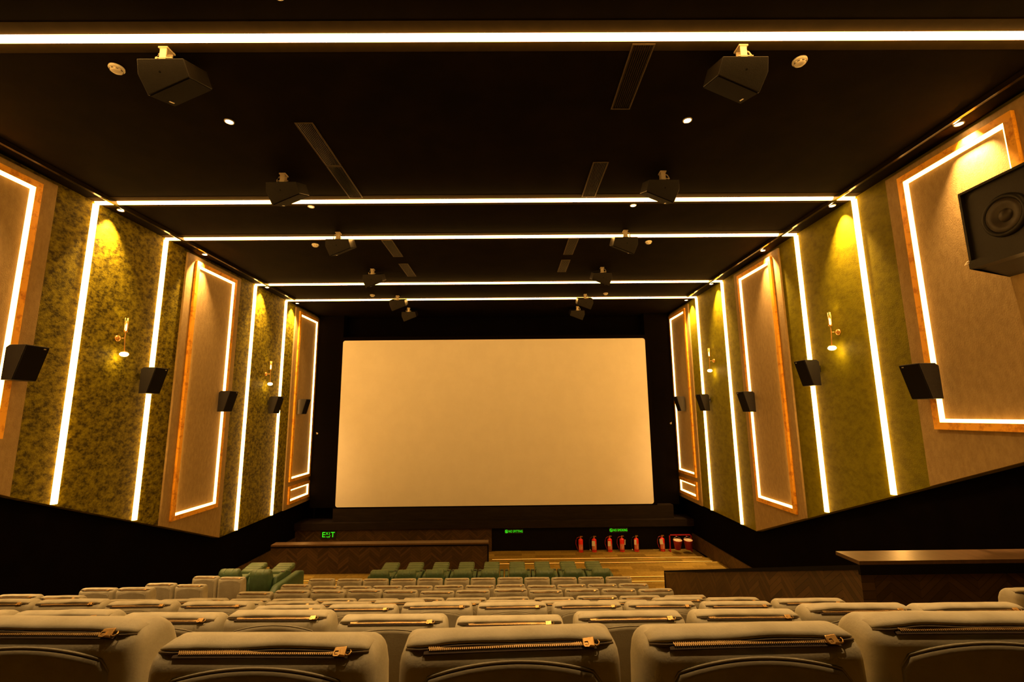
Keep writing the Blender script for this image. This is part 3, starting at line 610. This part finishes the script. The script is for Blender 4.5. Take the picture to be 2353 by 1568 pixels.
# ------------------------------------------------------------------ beige seats
def loop(hw, y0, y1, z, r, n=4, bow=0):
    P = []
    for cx, cy, a0 in ((hw-r, y0+r, -PI/2), (hw-r, y1-r, 0), (-hw+r, y1-r, PI/2), (-hw+r, y0+r, PI)):
        for k in range(n+1):
            a = a0 + PI/2*k/n; P.append((cx+r*math.cos(a), cy+r*math.sin(a), z))
    return [(x, y - bow*(1-(x/hw)**2) if y < (y0+y1)/2 else y, z) for x, y, z in P]
def seat_variant(v):
    rnd = random.Random(40+v)
    t = thing('theatre_chair', 'beige seat', 'seat', (0, -50-v, 0))
    k = SEAT_H
    # upholstered back, chamfered shoulder for the zip
    m = MB(); m.rings([loop(.225, .02, .14, .30*k, .03), loop(.255, -.015, .17, .33*k, .03), loop(.265, -.028, .165, .6*k, .035), loop(.265, -.029, .14, .90*k, .035),
                       loop(.264, -.027, .125, .940*k, .035), loop(.261, -.022, .112, .957*k, .03), loop(.256, -.012, .098, .970*k, .025), loop(.249, -.001, .085, .980*k, .02), loop(.24, .010, .07, .986*k, .012)])
    m.build('backrest', 'suede', t, True)
    # rear panel with an arched top
    arch = [(x/10*.213, .920*k + .030*(1-(x/10)**2) - (.02 if abs(x) == 10 else 0)) for x in range(-10, 11)]
    P = [(-.213, .36*k)] + arch + [(.213, .36*k)]
    m = MB()
    F = lambda d, sh: [(x*sh, -.0285-d, .6*k+(z-.6*k)*sh) for x, z in P]
    m.rings([F(-.012, 1), F(.000, 1), F(.005, .99), F(.0065, .96)]); m.build('back_panel', 'suede_shaded', t, True)
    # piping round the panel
    m = MB(); m.tube([(x, -.0275, z+.002) for x, z in arch], .0028, 6); m.build('piping', 'suede_shaded', t, True)
    # folded flap over the top
    ph, am = rnd.uniform(0, 6), rnd.uniform(.002, .006)
    base = [(.016, .983), (-.001, .981), (-.007, .984), (-.007, .990), (.000, .996), (.024, 1.0), (.042, .998), (.058, .988), (.070, .968), (.066, .958), (.052, .970), (.032, .982)]
    R = []; N = 28
    for i in range(N+1):
        u = -1 + 2*i/N; x = .248*u
        e = max(0, (abs(u)-.80)/.20)
        dip = am*math.sin(3.1*u+ph) + am*.6*math.sin(7*u+ph*2)
        lift = -.006*math.sin(max(0, (abs(u)-.62)/.30)*PI if abs(u) < .92 else 0) + (.003*e)
        shr = 1 - .60*e**3
        ring = []
        for y, z in base:
            zz = .985 + (z-.985)*shr; yy = .035 + (y-.035)*(1-.22*e**3)
            wgt = max(0, min(1, (.06-y)/.08))
            ring.append((x*(1-.0*e), yy - .004*e*(1-e)*4*wgt, (zz + dip*.5*(.35+.65*wgt) + lift*.6*wgt - .010*e**2*(1-wgt*.3))*k))
        R.append(ring)
    MB().rings(R).build('top_flap', 'suede', t, True)
    m = MB(); m.tube([(r[2][0], r[2][1]-.001, r[2][2]-.004) for r in R], .0032, 6); m.build('flap_piping', 'pipe', t, True)
    # zip on the shoulder: tape, teeth, slider with pull tab
    def sh(u, s, d=0):                       # u along x, s down the shoulder, d off the surface
        bow = .001*(1-(u/.2)**2)
        return (u, -.0075 - s*.80 - d*.60, .9745*k + bow - s*.60*k + d*.80)
    m = MB(); n = 20
    R = [[sh(-.205+.41*i/n, s, d) for s, d in ((-.009, -.001), (-.009, .0030), (.011, .0030), (.011, -.001))] for i in range(n+1)]
    m.rings(R); m.build('zip_tape', 'tape', t)
    m = MB(); nt_ = 80
    for i in range(nt_):
        u = -.193 + .375*i/(nt_-1)
        for s0, s1, o in ((-.0050, .0012, 0), (-.0012, .0050, .0023)):
            c = [sh(u+o+du, s, d) for d in (.0028, .0060) for du, s in ((-.0014, s0), (.0014, s0), (.0014, s1), (-.0014, s1))]
            V = [m.v(p) for p in c]
            for q in ((3,2,1,0),(4,5,6,7),(0,1,5,4),(1,2,6,5),(2,3,7,6),(3,0,4,7)): m.face([V[j] for j in q])
    m.build('zip_teeth', 'zip', t)
    us = .186
    m = MB(); c = [sh(us+du, s, d) for d in (.004, .012) for du, s in ((-.014, -.008), (.014, -.011), (.014, .011), (-.014, .008))]
    V = [m.v(p) for p in c]
    for q in ((3,2,1,0),(4,5,6,7),(0,1,5,4),(1,2,6,5),(2,3,7,6),(3,0,4,7)): m.face([V[j] for j in q])
    m.bevel(.002, 2)
    sl = m.build('zip_slider', 'pull', t)
    hang = rnd.choice((.010, .016, .022))
    m = MB(); q = lambda a, b, d: sh(us-.006+a*.72, b*.62+.001, d)
    o1 = [(-.009, -.004), (.009, -.006), (.012, .012), (.007, .018), (-.007, .018), (-.011, .011)]
    i1 = [(a*.62, (b-.006)*.62+.006) for a, b in o1]
    m.rings([[q(a, b, .011) for a, b in o1], [q(a, b, .0135) for a, b in o1], [q(a, b, .0135) for a, b in i1], [q(a, b, .011) for a, b in i1]], caps=False)
    m.build('pull_tab', 'pull', sl)
    m = MB(); m.tube([sh(us+.010, .004, .009), sh(us+.018, .008, .009), sh(us+.024, .006, .009), sh(us+.026, .000, .009), sh(us+.023, -.004, .009)], .0018, 6); m.build('pull_ring', 'pull', sl, True)
    # seat, arms, legs (in front of the back)
    m = MB(); m.box((-.233, .178, .34), (.233, .66, .47)); m.bevel(.03, 3); m.build('seat_cushion', 'suede', t, True)
    for s in (-1, 1):
        m = MB(); m.box((s*.250-.014, .18, .10), (s*.250+.014, .56, .50)); m.bevel(.008, 2); m.build('armrest', 'suede_shaded', t)
    for s in (-1, 1): MB().box((s*.2-.03, .08, 0), (s*.2+.03, .50, .335)).build('leg', 'plinth', t)
    return t
SEATS = [seat_variant(v) for v in range(4)]
used = set()
def place_seat(P, floor, yaw, label, group, sx=1):
    v = random.randrange(4); pr = SEATS[v]
    if v in used: o = copy_tree(pr)
    else: o = pr; used.add(v)
    o.location = (P.x, P.y - .034, floor); o.rotation_euler = (0, 0, yaw)
    o.scale = (sx, 1, (P.z-floor)/SEAT_H)
    tag(o, label, 'seat', group)
ORD = ['first', 'second', 'third', 'fourth', 'fifth', 'sixth', 'seventh', 'eighth', 'ninth', 'tenth', 'eleventh', 'twelfth']
YAWS = {(0, 1): -1.6, (0, 2): 2.4, (0, 3): 1.0, (0, 0): -2.0, (0, 4): -1.0}
for i, (D, L) in enumerate(ROWS):
    n = len(L)
    PS = [at((s[0]+s[1])/2, s[2], s[3] if len(s) > 3 else D) for s in L]
    for j, s in enumerate(L):
        P = PS[j]; gap = min((PS[q]-P).xy.length for q in (j-1, j+1) if 0 <= q < n)
        if i == 0: lab = 'beige zip-backed seat in the nearest row, %s counting towards the extinguisher side' % ORD[j]
        elif i in (1, 2): lab = 'beige zip-backed seat, %s from the half wall aisle in the %s row counting forward' % (ORD[n-1-j], ORD[i])
        else: lab = 'beige zip-backed seat, %s from the EXIT side in the %s beige row from the screen' % (ORD[j], ORD[7-i])
        place_seat(P, rowF[i], math.radians(YAWS.get((i, j), random.uniform(-1.2, 1.2))), lab, 'beige seats of the %s row from the screen' % ORD[7-i], min(1, gap/(.58 if i == 0 else .553)))
for i, L in PAIRS.items():
    PS = [at((s[0]+s[1])/2, s[2], ROWS[i][0]) for s in L]
    for j, P in enumerate(PS):
        lab = 'beige seat, %s of the left pair level with the %s row from the screen' % (('wall side', 'aisle side')[j], ORD[7-i])
        place_seat(P, rowF[i], 0, lab, 'beige seats in pairs by the left wall', min(1, (PS[0]-PS[1]).xy.length/.553))
P = at(2317+78, 1350, 3.49)
place_seat(P, rowF[2], 0, 'single beige seat at the right edge, in front of the shiny counter half wall', 'beige seats by the right half wall')
for v in range(4):
    if v not in used:
        for c in list(SEATS[v].children_recursive): bpy.data.objects.remove(c)
        bpy.data.objects.remove(SEATS[v])

# ------------------------------------------------------------------ green recliners
def recliner(hh=.74):
    t = thing('recliner', 'green recliner', 'recliner', (0, -60, 0))
    hw = .235
    m = MB(); m.rings([loop(hw, .10, .34, .12, .05), loop(hw, .04, .30, .40, .06), loop(hw-.005, -.03, .19, hh-.10, .06), loop(hw-.03, -.02, .15, hh-.05, .05)]); bk = m.build('backrest', 'greendk', t, True)
    # bolster headrest with a middle strap
    R = []; n = 16
    for i in range(17):
        u = -1+2*i/16; e = max(0, (abs(u)-.8)/.2); r = (1-.45*e**2)*(1 + (.0 if abs(abs(u)-.38) > .05 else -.06))
        R.append([(hw*.96*u, .07+.098*r*math.cos(2*PI*k/n), hh-.080+.080*r*math.sin(2*PI*k/n)) for k in range(n)])
    hd = MB().rings(R).build('headrest', 'green', t, True)
    m = MB()
    for u in (-.38, .38): m.tube([(hw*.96*u, .07+.095*math.cos(a), hh-.080+.077*math.sin(a)) for a in [PI*(1.25-q/12*1.5) for q in range(13)]], .004, 6)
    m.build('seam', 'greendk', hd, True)
    m = MB(); m.box((-hw+.02, .30, .28), (hw-.02, .85, .46)); m.bevel(.05, 3); m.build('seat_cushion', 'green', t, True)
    m = MB(); m.T = Matrix.Translation((0, .86, .44)) @ Matrix.Rotation(.10, 4, 'X'); m.box((-hw+.02, .0, -.06), (hw-.02, .50, .06)); m.bevel(.045, 3)
    ft = m.build('footrest', 'green', t, True)
    m = MB()
    for y in (.12, .25, .38):
        m.T = Matrix.Translation((0, .86, .44)) @ Matrix.Rotation(.10, 4, 'X'); m.tube([(-hw+.03, y, .059), (hw-.03, y, .059)], .005, 6)
    m.build('seam', 'greendk', ft, True)
    for s in (-1, 1):
        m = MB(); x = s*.285; m.prism([(.10, .02), (.10, .48), (.16, .58), (.62, .58), (.86, .50), (.88, .02)], lambda p, q: (x+q, p[0], p[1]), -.045, .045); m.bevel(.025, 3)
        ar = m.build('armrest', 'greendk', t, True)
        MB().lathe([(.036, .575), (.040, .588), (.034, .588), (.030, .581), (.004, .580)], 18, (x, .50, 0)).build('cup_holder', 'cup', ar, True)
    MB().box((-hw+.03, .16, 0), (hw-.03, .78, .27)).build('base', 'plinth', t)
    return t
REC = recliner()
gx = [871, 933, 998, 1062, 1126, 1190, 1253, 1318, 1382]
for j, px in enumerate(gx):
    o = REC if j == 0 else copy_tree(REC)
    P = at(px, 1312.5-.006*(px-871), 11.0); fz = -4.42
    o.location = (P.x, P.y, fz); o.scale = (.955, 1, (P.z-fz)/.74)
    tag(o, 'green leather recliner in the front row, %s counting from the EXIT sign side' % ORD[j], 'recliner', 'green recliners of the front row')
for j, (px, py) in enumerate(((525, 1310), (597, 1311))):
    o = copy_tree(REC); P = at(px, py, 10.35); fz = -4.28
    o.location = (P.x, P.y, fz); o.scale = (1, 1, (P.z-fz)/.74)
    tag(o, 'green recliner beyond the last beige pair by the left wall, ' + ('on the wall side' if j == 0 else 'on the aisle side'), 'recliner', 'green recliners by the left wall')
    if j == 1:
        t = o
        m = MB(); m.prism([(-.25, .02), (-.25, .42), (-.10, .50), (1.0, .47), (1.2, .42), (1.2, .02)], lambda p, q: (.385+q, p[0], p[1]), -.045, .12); m.bevel(.04, 3)
        m.build('side_panel', 'greendk', t, True)
